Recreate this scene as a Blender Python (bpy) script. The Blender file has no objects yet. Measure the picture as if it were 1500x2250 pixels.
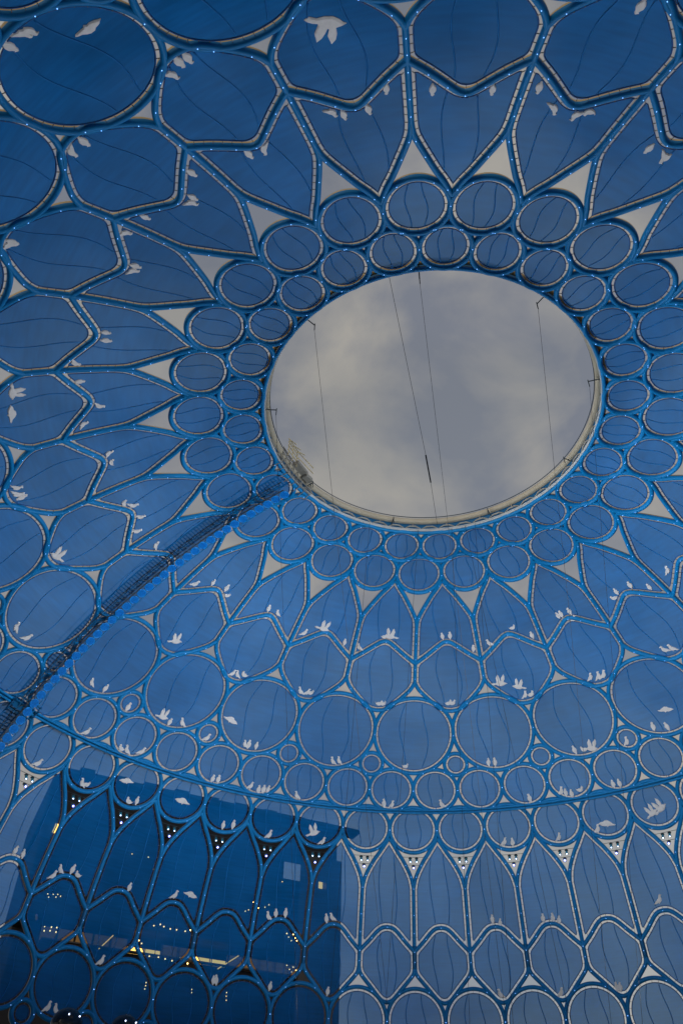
import bpy, math, random
import numpy as np
from mathutils import Vector, Matrix
from mathutils.geometry import tessellate_polygon
random.seed(4); rng = np.random.default_rng(7)
R_ = math.radians; PI = math.pi
sc = bpy.context.scene
COL = sc.collection

# ------------------------------------------------------------------ camera
EYE = 1.6                      # camera height over the plaza
NF = 27                        # the dome pattern repeats 27 times round
PHI0 = R_(172.63483297)
cam_pos = Vector((0.0, -57.0023, EYE))
FPX = 1821.55                  # focal length in pixels of a 1500 wide frame
pitch, yaw, roll = R_(43.6572), R_(-9.22596), R_(-1.58004)
fwd = Vector((math.sin(yaw)*math.cos(pitch), math.cos(yaw)*math.cos(pitch), math.sin(pitch)))
rgt = Vector((math.cos(yaw), -math.sin(yaw), 0))
upv = Vector((-math.sin(yaw)*math.sin(pitch), -math.cos(yaw)*math.sin(pitch), math.cos(pitch)))
r2 = rgt*math.cos(roll) - upv*math.sin(roll)
u2 = rgt*math.sin(roll) + upv*math.cos(roll)
cd = bpy.data.cameras.new('camera'); camo = bpy.data.objects.new('camera', cd); COL.objects.link(camo)
m = Matrix.Identity(4)
for i in range(3):
    m[i][0] = r2[i]; m[i][1] = u2[i]; m[i][2] = -fwd[i]; m[i][3] = cam_pos[i]
camo.matrix_world = m
cd.sensor_fit = 'HORIZONTAL'; cd.sensor_width = 36.0; cd.lens = 36.0*FPX/1500.0
cd.clip_start = 0.1; cd.clip_end = 6000
sc.camera = camo

# ------------------------------------------------------------------ sky, sun, exposure
SUN_EL, SUN_AZ = R_(14), R_(205)         # low sun behind thin cloud, from behind the camera
w = bpy.data.worlds.new('World'); sc.world = w; w.use_nodes = True
nt = w.node_tree; nt.nodes.clear()
def wn(t, **k):
    n = nt.nodes.new(t)
    for a, b in k.items(): setattr(n, a, b)
    return n
L = nt.links.new
out = wn('ShaderNodeOutputWorld')
sky = wn('ShaderNodeTexSky'); sky.sky_type = 'NISHITA'; sky.sun_disc = False
sky.sun_elevation = SUN_EL; sky.sun_rotation = SUN_AZ; sky.air_density = 1.3; sky.dust_density = 2.5
bg_sky = wn('ShaderNodeBackground'); bg_sky.inputs['Strength'].default_value = 0.12
gm = wn('ShaderNodeHueSaturation'); gm.inputs['Saturation'].default_value = 0.42
L(sky.outputs[0], gm.inputs['Color']); L(gm.outputs[0], bg_sky.inputs['Color'])
tc = wn('ShaderNodeTexCoord'); mp = wn('ShaderNodeMapping'); mp.inputs['Scale'].default_value = (1.0, 1.0, 1.5)
mp.inputs['Location'].default_value = (2.44, 3.12, 3.75)
L(tc.outputs['Generated'], mp.inputs['Vector'])
n1 = wn('ShaderNodeTexNoise'); n1.inputs['Scale'].default_value = 3.3; n1.inputs['Detail'].default_value = 7; n1.inputs['Roughness'].default_value = 0.52
n1.inputs['Distortion'].default_value = 0.35
L(mp.outputs[0], n1.inputs['Vector'])
rp = wn('ShaderNodeValToRGB'); rp.color_ramp.elements[0].position = 0.40; rp.color_ramp.elements[1].position = 0.58
rp.color_ramp.elements[0].color = (0.62,)*3+(1,); rp.color_ramp.elements[1].color = (0.93,)*3+(1,)
L(n1.outputs['Fac'], rp.inputs['Fac'])
n2 = wn('ShaderNodeTexNoise'); n2.inputs['Scale'].default_value = 5.6; n2.inputs['Detail'].default_value = 6; n2.inputs['Distortion'].default_value = 0.25
L(mp.outputs[0], n2.inputs['Vector'])
rc = wn('ShaderNodeValToRGB'); rc.color_ramp.elements[0].position = 0.42; rc.color_ramp.elements[1].position = 0.64
rc.color_ramp.elements[0].color = (0.195, 0.212, 0.258, 1); rc.color_ramp.elements[1].color = (0.385, 0.367, 0.335, 1)
L(n2.outputs['Fac'], rc.inputs['Fac'])
bg_cl = wn('ShaderNodeBackground'); bg_cl.inputs['Strength'].default_value = 1.0; L(rc.outputs[0], bg_cl.inputs['Color'])
mx = wn('ShaderNodeMixShader'); L(rp.outputs[0], mx.inputs[0]); L(bg_sky.outputs[0], mx.inputs[1]); L(bg_cl.outputs[0], mx.inputs[2])
L(mx.outputs[0], out.inputs['Surface'])

sd = bpy.data.lights.new('sun', 'SUN'); sd.energy = 0.55; sd.angle = R_(14); sd.color = (1.0, 0.86, 0.66)
so = bpy.data.objects.new('sun', sd); COL.objects.link(so)
# nishita rotation: 0 = +Y, turning clockwise seen from above
sv = Vector((math.sin(SUN_AZ)*math.cos(SUN_EL), math.cos(SUN_AZ)*math.cos(SUN_EL), math.sin(SUN_EL)))
so.rotation_euler = (-sv).to_track_quat('-Z', 'Y').to_euler()
sc.view_settings.view_transform = 'Standard'; sc.view_settings.look = 'None'
sc.view_settings.exposure = 0.0; sc.view_settings.gamma = 1.0; sc.view_settings.use_curve_mapping = False
sc.render.engine = 'CYCLES'
try:
    sc.cycles.max_bounces = 4; sc.cycles.transparent_max_bounces = 8; sc.cycles.diffuse_bounces = 1; w.cycles.sampling_method = 'NONE'
    sc.cycles.glossy_bounces = 2; sc.cycles.use_light_tree = True; sc.cycles.use_denoising = True
except Exception: pass

LAMP_WATTS = 98000.0
POD_AIM = 0.375
LAMP_COLOR = (0.86, 0.93, 1.0)

# ------------------------------------------------------------------ materials
MATS = {}
def mat(name, col, rough=0.6, spec=0.3, noise=0.0, nscale=2.0, bump=0.0, bscale=30.0, metal=0.0, emit=None, estr=0.0):
    mt = bpy.data.materials.new(name); mt.use_nodes = True
    t = mt.node_tree; b = t.nodes['Principled BSDF']
    b.inputs['Base Color'].default_value = (*col, 1); b.inputs['Roughness'].default_value = rough
    b.inputs['Specular IOR Level'].default_value = spec; b.inputs['Metallic'].default_value = metal
    if noise:
        g = t.nodes.new('ShaderNodeNewGeometry'); n = t.nodes.new('ShaderNodeTexNoise')
        n.inputs['Scale'].default_value = nscale; n.inputs['Detail'].default_value = 6
        t.links.new(g.outputs['Position'], n.inputs['Vector'])
        mr = t.nodes.new('ShaderNodeMapRange'); mr.inputs['From Min'].default_value = 0.3; mr.inputs['From Max'].default_value = 0.7
        mr.inputs['To Min'].default_value = 1-noise; mr.inputs['To Max'].default_value = 1+noise
        t.links.new(n.outputs['Fac'], mr.inputs['Value'])
        mm = t.nodes.new('ShaderNodeMix'); mm.data_type = 'RGBA'; mm.blend_type = 'MULTIPLY'; mm.inputs[0].default_value = 1.0
        mm.inputs[6].default_value = (*col, 1)
        t.links.new(mr.outputs[0], mm.inputs[7]); t.links.new(mm.outputs[2], b.inputs['Base Color'])
    if bump:
        g = t.nodes.new('ShaderNodeNewGeometry'); n = t.nodes.new('ShaderNodeTexNoise'); n.inputs['Scale'].default_value = bscale
        t.links.new(g.outputs['Position'], n.inputs['Vector'])
        bp = t.nodes.new('ShaderNodeBump'); bp.inputs['Strength'].default_value = bump
        t.links.new(n.outputs['Fac'], bp.inputs['Height']); t.links.new(bp.outputs[0], b.inputs['Normal'])
    if emit:
        b.inputs['Emission Color'].default_value = (*emit, 1); b.inputs['Emission Strength'].default_value = estr
    MATS[name] = mt
    return mt
PROJ_BLUE = (0.002, 0.185, 0.46)  # pale steel; the projectors' blue light is painted into its colour
mat('blue_lit_steel', PROJ_BLUE, 0.55, 0.25, noise=0.10, nscale=0.35)
mat('sky_lit_steel', (0.48, 0.36, 0.17), 0.45, 0.3, noise=0.08, nscale=0.8)  # outer half of the same steel, warm sky light painted into the tone
mat('cream_hoop', (0.40, 0.355, 0.27), 0.5, 0.3, noise=0.08, nscale=0.8)
mat('rim', (0.004, 0.075, 0.26), 0.5, 0.3)
mat('seam', (0.003, 0.165, 0.48), 0.6, 0.2)
mat('clip', (0.10, 0.10, 0.10), 0.5, 0.4, metal=0.3)
mat('dark_steel', (0.035, 0.05, 0.06), 0.5, 0.4, metal=0.2)
mat('sleeve', (0.003, 0.09, 0.22), 0.5, 0.3)
mat('grey_steel', (0.28, 0.27, 0.24), 0.5, 0.4, metal=0.2, noise=0.15, nscale=3)
mat('yellow_steel', (0.50, 0.42, 0.24), 0.5, 0.4, noise=0.15, nscale=3)
mat('pale_steel', (0.42, 0.44, 0.45), 0.5, 0.3, noise=0.1, nscale=1)
mat('disc_blue', (0.004, 0.22, 0.66), 0.5, 0.3, noise=0.15, nscale=5)
mat('disc_face', (0.003, 0.16, 0.56), 0.6, 0.2, noise=0.2, nscale=6)
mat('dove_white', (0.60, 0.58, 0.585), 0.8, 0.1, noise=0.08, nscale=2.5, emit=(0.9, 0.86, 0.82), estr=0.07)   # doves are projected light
mat('led', (0.2, 0.4, 0.9), emit=(0.22, 0.5, 1.0), estr=2.4)
mat('lens', (0.8, 0.85, 1), emit=(0.62, 0.72, 1.0), estr=5.0)
mat('lens_ring', (0.05, 0.06, 0.5), emit=(0.06, 0.08, 0.75), estr=0.5)
mat('lamp_teal', (0.02, 0.20, 0.28), 0.4, 0.4)
mat('facade', (0.018, 0.018, 0.02), 0.7, 0.2, noise=0.2, nscale=0.3)
mat('facade_pale', (0.06, 0.06, 0.06), 0.7, 0.2, noise=0.15, nscale=0.3)
mat('warm', (0.2, 0.12, 0.05), emit=(1.0, 0.56, 0.12), estr=2.6)
mat('warm_dim', (0.06, 0.045, 0.03), emit=(1.0, 0.55, 0.18), estr=0.12)
mat('bulb', (1, .9, .7), emit=(1.0, 0.60, 0.18), estr=7.0)
mat('cable', (0.012, 0.013, 0.016), 0.6, 0.2)
mat('black_gloss', (0.006, 0.006, 0.009), 0.15, 0.5)
mat('paving', (0.30, 0.28, 0.25), 0.8, 0.2, noise=0.15, nscale=0.5)
mat('paving_line', (0.20, 0.19, 0.18), 0.8, 0.2, noise=0.1, nscale=0.5)

WEAVE_OPEN = 0.335
# the woven projection fabric: an open mesh, so partly see-through
def fabric():
    mt = bpy.data.materials.new('fabric'); mt.use_nodes = True; t = mt.node_tree; t.nodes.clear()
    def N(ty, **k):
        n = t.nodes.new(ty)
        for a, b in k.items(): setattr(n, a, b)
        return n
    o = N('ShaderNodeOutputMaterial'); g = N('ShaderNodeNewGeometry')
    n1 = N('ShaderNodeTexNoise'); n1.inputs['Scale'].default_value = 0.13; n1.inputs['Detail'].default_value = 3; n1.inputs['Distortion'].default_value = 0.6
    t.links.new(g.outputs['Position'], n1.inputs['Vector'])
    mp = N('ShaderNodeMapping'); mp.inputs['Scale'].default_value = (0.35, 0.35, 5.0)
    t.links.new(g.outputs['Position'], mp.inputs['Vector'])
    n2 = N('ShaderNodeTexNoise'); n2.inputs['Scale'].default_value = 1.0; n2.inputs['Detail'].default_value = 1
    t.links.new(mp.outputs[0], n2.inputs['Vector'])
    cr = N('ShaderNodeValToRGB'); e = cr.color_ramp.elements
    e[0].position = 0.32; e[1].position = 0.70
    e[0].color = (0.001, 0.110, 0.325, 1); e[1].color = (0.007, 0.155, 0.45, 1)  # projected blue light with its faint clouds, painted into the cloth colour
    t.links.new(n1.outputs['Fac'], cr.inputs['Fac'])
    mr = N('ShaderNodeMapRange'); mr.inputs['From Min'].default_value = .3; mr.inputs['From Max'].default_value = .7
    mr.inputs['To Min'].default_value = .90; mr.inputs['To Max'].default_value = 1.10
    t.links.new(n2.outputs['Fac'], mr.inputs['Value'])
    mm = N('ShaderNodeMix', data_type='RGBA', blend_type='MULTIPLY'); mm.inputs[0].default_value = 1
    oi = N('ShaderNodeObjectInfo'); pv_ = N('ShaderNodeMapRange'); pv_.inputs['To Min'].default_value = .90; pv_.inputs['To Max'].default_value = 1.10
    t.links.new(oi.outputs['Random'], pv_.inputs['Value'])                # cloth batches differ a little from panel to panel
    ml = N('ShaderNodeMath', operation='MULTIPLY'); t.links.new(mr.outputs[0], ml.inputs[0]); t.links.new(pv_.outputs[0], ml.inputs[1])
    t.links.new(cr.outputs[0], mm.inputs[6]); t.links.new(ml.outputs[0], mm.inputs[7])
    d = N('ShaderNodeBsdfDiffuse'); t.links.new(mm.outputs[2], d.inputs['Color'])
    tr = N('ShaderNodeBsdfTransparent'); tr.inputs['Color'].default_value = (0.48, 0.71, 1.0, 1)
    # an open weave has depth: the more slanting the path, the less gets through (steep tangent law)
    dt = N('ShaderNodeVectorMath', operation='DOT_PRODUCT'); t.links.new(g.outputs['Incoming'], dt.inputs[0]); t.links.new(g.outputs['Normal'], dt.inputs[1])
    ab = N('ShaderNodeMath', operation='ABSOLUTE'); t.links.new(dt.outputs['Value'], ab.inputs[0])
    ac = N('ShaderNodeMath', operation='ARCCOSINE', use_clamp=False); t.links.new(ab.outputs[0], ac.inputs[0])
    t0 = N('ShaderNodeMath', operation='TANGENT'); t.links.new(ac.outputs[0], t0.inputs[0])
    tn = N('ShaderNodeMath', operation='POWER'); t.links.new(t0.outputs[0], tn.inputs[0]); tn.inputs[1].default_value = 4.0
    mu = N('ShaderNodeMath', operation='MULTIPLY_ADD'); t.links.new(tn.outputs[0], mu.inputs[0]); mu.inputs[1].default_value = WEAVE_OPEN*0.57; mu.inputs[2].default_value = 1-WEAVE_OPEN
    cl = N('ShaderNodeClamp'); t.links.new(mu.outputs[0], cl.inputs['Value']); cl.inputs['Max'].default_value = 0.97
    mx = N('ShaderNodeMixShader'); t.links.new(cl.outputs[0], mx.inputs[0])
    t.links.new(tr.outputs[0], mx.inputs[1]); t.links.new(d.outputs[0], mx.inputs[2]); t.links.new(mx.outputs[0], o.inputs['Surface'])
    MATS['fabric'] = mt
fabric()

# ------------------------------------------------------------------ object helpers
def link(name, me, parent=None):
    o = bpy.data.objects.new(name, me); COL.objects.link(o)
    if parent is not None: o.parent = parent
    return o
def tag(o, label=None, cat=None, group=None, kind=None):
    if label: o['label'] = label
    if cat: o['category'] = cat
    if group: o['group'] = group
    if kind: o['kind'] = kind
    return o
def empty(name, loc=(0, 0, 0)):
    o = bpy.data.objects.new(name, None); COL.objects.link(o); o.location = loc; o.empty_display_size = 0.3
    return o
class MB:
    """collects faces for one mesh"""
    def __init__(s): s.v = []; s.f = []; s.mi = []
    def add(s, vs, fs, mi=0):
        b = len(s.v); s.v.extend([tuple(map(float, q)) for q in vs])
        for f in fs: s.f.append(tuple(i+b for i in f)); s.mi.append(mi)
    def box(s, c, ax, ay, az, mi=0):
        c = np.array(c, float); ax, ay, az = (np.array(a, float) for a in (ax, ay, az))
        vs = [c+i*ax+j*ay+k*az for i in (-1, 1) for j in (-1, 1) for k in (-1, 1)]
        s.add(vs, [(0,1,3,2),(4,6,7,5),(0,4,5,1),(2,3,7,6),(0,2,6,4),(1,5,7,3)], mi)
    def tube(s, P, r, n=6, closed=False, mi=0, ref=(0, 0, 1), cap=True):
        P = np.array(P, float); m = len(P)
        T = np.empty_like(P)
        if closed: T = np.roll(P, -1, 0)-np.roll(P, 1, 0)
        else:
            T[1:-1] = P[2:]-P[:-2]; T[0] = P[1]-P[0]; T[-1] = P[-1]-P[-2]
        T /= np.linalg.norm(T, axis=1)[:, None]+1e-12
        ref = np.array(ref, float)
        A = np.cross(T, ref if ref.ndim == 2 else np.tile(ref, (m, 1)))
        ln = np.linalg.norm(A, axis=1); bad = ln < 1e-3
        if bad.any(): A[bad] = np.cross(T[bad], (1, 0.2, 0)); ln = np.linalg.norm(A, axis=1)
        A /= ln[:, None]; B = np.cross(A, T)
        rr = np.full(m, r) if np.isscalar(r) else np.array(r)
        th = np.arange(n)*2*PI/n
        V = (P[:, None]+rr[:, None, None]*(np.cos(th)[None, :, None]*A[:, None]+np.sin(th)[None, :, None]*B[:, None])).reshape(-1, 3)
        F = []
        for i in range(m if closed else m-1):
            j = (i+1) % m
            for q in range(n): F.append((i*n+q, i*n+(q+1) % n, j*n+(q+1) % n, j*n+q))
        if cap and not closed: F += [tuple(range(n))[::-1], tuple(range((m-1)*n, m*n))]
        s.add(V, F, mi)
    def build(s, name, mats, parent=None, smooth=False, mesh_only=False):
        me = bpy.data.meshes.new(name); me.from_pydata(s.v, [], s.f); me.update()
        for mt in (mats if isinstance(mats, (list, tuple)) else [mats]): me.materials.append(MATS[mt])
        if any(s.mi): me.polygons.foreach_set('material_index', s.mi)
        if smooth: me.polygons.foreach_set('use_smooth', [True]*len(s.f))
        if mesh_only: return me
        return link(name, me, parent)

# ------------------------------------------------------------------ the dome surface
PC = (0.159346974, 0.0171257246, 1.91335412e-05, 2.63247160e-07)
Z0 = 67.1936664
SG = np.arange(-8, 100.001, 0.05)
TH = np.minimum(PC[0]+PC[1]*SG+PC[2]*SG**2+PC[3]*SG**3, PI/2)
RG = np.concatenate([[0], np.cumsum((np.cos(TH[1:])+np.cos(TH[:-1]))*0.025)])
ZG = np.concatenate([[0], np.cumsum(-(np.sin(TH[1:])+np.sin(TH[:-1]))*0.025)])
i0 = int(round(8/0.05)); RG += 20-RG[i0]; ZG += Z0-ZG[i0]
rad = lambda s: np.interp(s, SG, RG)
hei = lambda s: np.interp(s, SG, ZG)
tht = lambda s: np.interp(s, SG, TH)
def S(x, s, off=0.0, k=0.0):
    """point on the dome: x metres along the ring from cell k, s metres down the meridian, off metres outward"""
    x = np.asarray(x, float); s = np.asarray(s, float); off = np.asarray(off, float)
    r = rad(s); th = tht(s); a = PI/2-PHI0+2*PI*k/NF+x/r
    rr = r+off*np.sin(th)
    return np.stack(np.broadcast_arrays(rr*np.cos(a), rr*np.sin(a), hei(s)+off*np.cos(th)+EYE), -1)
def SN(x, s, k=0.0):
    th = tht(s); a = PI/2-PHI0+2*PI*k/NF+np.asarray(x, float)/rad(s)
    return np.stack(np.broadcast_arrays(np.sin(th)*np.cos(a), np.sin(th)*np.sin(a), np.cos(th)), -1)
def half(s, n=NF): return PI*rad(s)/n
def to_px(P):
    d = np.asarray(P, float)-np.array(cam_pos)
    z = d@np.array(fwd); return np.stack([750+FPX*(d@np.array(r2))/z, 1125-FPX*(d@np.array(u2))/z, z], -1)
def ray(u, v):
    d = Vector(fwd)*FPX+r2*(u-750)+u2*(1125-v); return d.normalized()
def px_to_dome(u, v, off=0.0):
    """where the sight line through a photo point meets the dome: (k, s)"""
    d = np.array(ray(u, v)); c = np.array(cam_pos)
    t = np.arange(2.0, 200, 0.02); Q = c+t[:, None]*d
    rho = np.hypot(Q[:, 0], Q[:, 1]); z = Q[:, 2]-EYE
    pr = RG+off*np.sin(TH); pz = ZG+off*np.cos(TH)
    rs = np.interp(z, pz[::-1], pr[::-1], right=-1)
    i = int(np.argmax((rho > rs) & (t > 15))); q = Q[i]
    s = float(np.interp(-q[2]+EYE, -pz, SG))
    k = (math.atan2(q[1], q[0])-(PI/2-PHI0))*NF/(2*PI) % NF
    return k, s
def cr(pts, n=5):
    """catmull-rom through points"""
    P = np.array(pts, float); Q = np.vstack([2*P[0]-P[1], P, 2*P[-1]-P[-2]]); o = []
    for i in range(1, len(Q)-2):
        p0, p1, p2, p3 = Q[i-1:i+3]
        for t in np.arange(n)/n:
            o.append(.5*((2*p1)+(-p0+p2)*t+(2*p0-5*p1+4*p2-p3)*t*t+(-p0+3*p1-3*p2+p3)*t**3))
    o.append(P[-1]); return np.array(o)
def ring2(sc_, rx, ry, n=56):
    a = np.arange(n)*2*PI/n; return np.stack([rx*np.sin(a), sc_-ry*np.cos(a)], 1)

TUBE = 0.25
SLIT = 0.25
def sweep(mb, xy, closed=False, r=TUBE, k=0.0, n=12):
    """a steel member: projector blue painted on the inner half, warm sky light on the outer"""
    P = S(xy[:, 0], xy[:, 1], 0, k); Nn = SN(xy[:, 0], xy[:, 1], k); m = len(P)
    T = np.empty_like(P)
    if closed: T = np.roll(P, -1, 0)-np.roll(P, 1, 0)
    else: T[1:-1] = P[2:]-P[:-2]; T[0] = P[1]-P[0]; T[-1] = P[-1]-P[-2]
    T /= np.linalg.norm(T, axis=1)[:, None]; B = np.cross(Nn, T)
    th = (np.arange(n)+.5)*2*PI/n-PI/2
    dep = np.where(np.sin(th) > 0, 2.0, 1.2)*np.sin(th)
    V = (P[:, None]+r*(np.cos(th)[None, :, None]*B[:, None]+dep[None, :, None]*Nn[:, None])).reshape(-1, 3)
    F = []; MI = []
    for i in range(m if closed else m-1):
        j = (i+1) % m
        for q in range(n):
            q2 = (q+1) % n; F.append((i*n+q, j*n+q, j*n+q2, i*n+q2))
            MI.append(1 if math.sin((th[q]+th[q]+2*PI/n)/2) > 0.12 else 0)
    b = len(mb.v); mb.v.extend(map(tuple, V.tolist())); mb.f.extend([tuple(i+b for i in f) for f in F]); mb.mi.extend(MI)

# --- cell outlines (tube centre lines), x in metres, s down the meridian
def sym(right):            # right half from top to bottom -> closed outline
    r = np.array(right); l = r[::-1].copy(); l[:, 0] *= -1
    o = np.vstack([r, l]); keep = [0]
    for i in range(1, len(o)):
        if np.hypot(*(o[i]-o[keep[-1]])) > 1e-3: keep.append(i)
    if np.hypot(*(o[keep[-1]]-o[0])) < 1e-3: keep.pop()
    return o[keep]
hx = lambda s, n: (float(half(s, n)), s)
br_p = cr([(0, 5.30), (0.78, 6.66), (1.45, 7.62), (2.25, 9.0), (3.02, 10.4), (3.5, 11.45), hx(12.5, 27)], 4)     # petal side
st_p = np.array([hx(s, 27) for s in np.linspace(12.5, 18.1, 8)])
v_h = np.vstack([cr([(0, 14.86), (0.55, 15.05), (1.33, 15.65)], 4), cr([(1.33, 15.65), (2.80, 16.90), hx(18.1, 27)], 3)[1:]])
st_h = np.array([hx(s, 27) for s in np.linspace(18.1, 20.9, 5)])
bt_h = cr([hx(20.9, 27), (4.27, 21.74), (3.75, 22.48), (2.62, 23.70), (1.60, 24.68), (0.92, 25.05), (0, 25.2)], 4)
br_l = cr([(0, 42.65), (1.31, 44.61), (1.89, 45.42), (2.66, 46.73), (3.13, 47.78), hx(49.0, 54)], 4)
st_l = np.array([hx(s, 54) for s in np.linspace(49.0, 56.6, 8)])
a_l = cr([(0, 53.74), (0.68, 53.86), (1.34, 54.32), (2.28, 55.32), (3.05, 56.08), hx(56.6, 54)], 4)
st_x = np.array([hx(s, 54) for s in np.linspace(56.6, 58.4, 4)])
bt_x = cr([hx(58.4, 54), (3.47, 59.15), (2.97, 59.79), (2.0, 60.82), (1.08, 61.82), (0.6, 62.22), (0, 62.4)], 4)
petal_out = sym(np.vstack([br_p, st_p[1:], v_h[::-1][1:]]))
hex_out = sym(np.vstack([v_h, st_h[1:], bt_h[1:]]))
lancet_out = sym(np.vstack([br_l, st_l[1:], a_l[::-1][1:]]))
hexl_out = sym(np.vstack([a_l, st_x[1:], bt_x[1:]]))
# row: (panel name, count, first k, outline, star centre s, is circle)
R_A = float(half(0)); R_B = float(half(4.37)); R_BIG = float(half(28.57))
ROWS = {
 'rim_circle':   ('round_panel', 27, 0.0, ring2(0, R_A, R_A), 0.0, True),
 'crown_circle': ('round_panel', 27, 0.5, ring2(4.37, R_B, R_B), 4.37, True),
 'petal':        ('petal_panel', 27, 0.0, petal_out, 12.4, False),
 'hexagon':      ('hexagon_panel', 27, 0.0, hex_out, 20.0, False),
 'large_circle': ('round_panel', 27, 0.5, ring2(28.57, R_BIG, R_BIG, 80), 28.57, True),
 'tiny_circle':  ('round_panel', 27, 0.0, ring2(32.76, 1.52, 1.52, 40), 32.76, True),
 'upper_circle': ('round_panel', 54, 0.25, ring2(36.22, 2.97, 2.82), 36.22, True),
 'lower_circle': ('round_panel', 54, 0.0, ring2(41.52, 3.17, 2.97), 41.52, True),
 'lancet':       ('lancet_panel', 54, 0.25, lancet_out, 49.5, False),
 'shield':       ('hexagon_panel', 54, 0.25, hexl_out, 58.0, False),
 'base_circle':  ('round_panel', 54, 0.0, ring2(64.48, 3.70, 3.70, 64), 64.48, True),
 'base_tiny':    ('round_panel', 54, 0.25, ring2(68.0, 1.25, 1.25, 36), 68.0, True),
}
def seg_dist(P, out):
    A = out; B = np.roll(out, -1, 0); d = B-A; l2 = (d**2).sum(1)
    w_ = P[:, None]-A[None]; t = np.clip((w_*d).sum(2)/l2, 0, 1)
    return np.sqrt(((w_-t[..., None]*d)**2).sum(2)).min(1)
def inset(out, c, d, n=480, m=None):
    """inner offset by d as seen from the star point c, resampled evenly to m points"""
    a = np.arange(n)*2*PI/n; D = np.stack([np.sin(a), -np.cos(a)], 1)
    lo = np.zeros(n); c = np.array(c)
    mxr = float(np.hypot(*(out-np.array(c)).T).max()); t = np.linspace(0, mxr, 121)[1:]; ok = np.ones(n, bool)
    for tt in t:
        ds = seg_dist(c+D*tt, out); ok &= ds > d; lo = np.where(ok, tt, lo)
    hi = lo+mxr/120
    for _ in range(9):
        md = (lo+hi)/2; g = seg_dist(c+D*md[:, None], out) > d; lo = np.where(g, md, lo); hi = np.where(g, hi, md)
    Q = c+D*lo[:, None]
    # blend the seam lines: resample by length, keep corners
    seg = np.hypot(*(np.roll(Q, -1, 0)-Q).T); cum = np.concatenate([[0], np.cumsum(seg)])
    if m is None: m = int(np.clip(cum[-1]/0.3, 40, 130))
    tt = np.arange(m)*cum[-1]/m; Qc = np.vstack([Q, Q[:1]])
    return np.stack([np.interp(tt, cum, Qc[:, 0]), np.interp(tt, cum, Qc[:, 1])], 1), cum[-1]
def inside(P, poly):
    x, y = P[:, 0][:, None], P[:, 1][:, None]; a = poly; b = np.roll(poly, -1, 0)
    c = ((a[:, 1] > y) != (b[:, 1] > y)) & (x < (b[:, 0]-a[:, 0])*(y-a[:, 1])/(b[:, 1]-a[:, 1]+1e-12)+a[:, 0])
    return c.sum(1) % 2 == 1

def rounded(out, c, d, rho):
    core, _ = inset(out, c, d+rho, m=160); n = 360; a = np.arange(n)*2*PI/n; D = np.stack([np.sin(a), -np.cos(a)], 1); c = np.array(c)
    lo = np.zeros(n); hi = np.full(n, float(np.hypot(*(out-c).T).max()))
    for _ in range(16):
        md = (lo+hi)/2; P = c+D*md[:, None]; g = inside(P, core) | (seg_dist(P, core) < rho); lo = np.where(g, md, lo); hi = np.where(g, hi, md)
    Q = c+D*lo[:, None]; sg = np.hypot(*(np.roll(Q, -1, 0)-Q).T); cum = np.concatenate([[0], np.cumsum(sg)]); m = int(np.clip(cum[-1]/0.3, 40, 130))
    tt = np.arange(m)*cum[-1]/m; Qc = np.vstack([Q, Q[:1]])
    return np.stack([np.interp(tt, cum, Qc[:, 0]), np.interp(tt, cum, Qc[:, 1])], 1), cum[-1]
PAN_OFF = 0.07
CELL = {}
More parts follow.
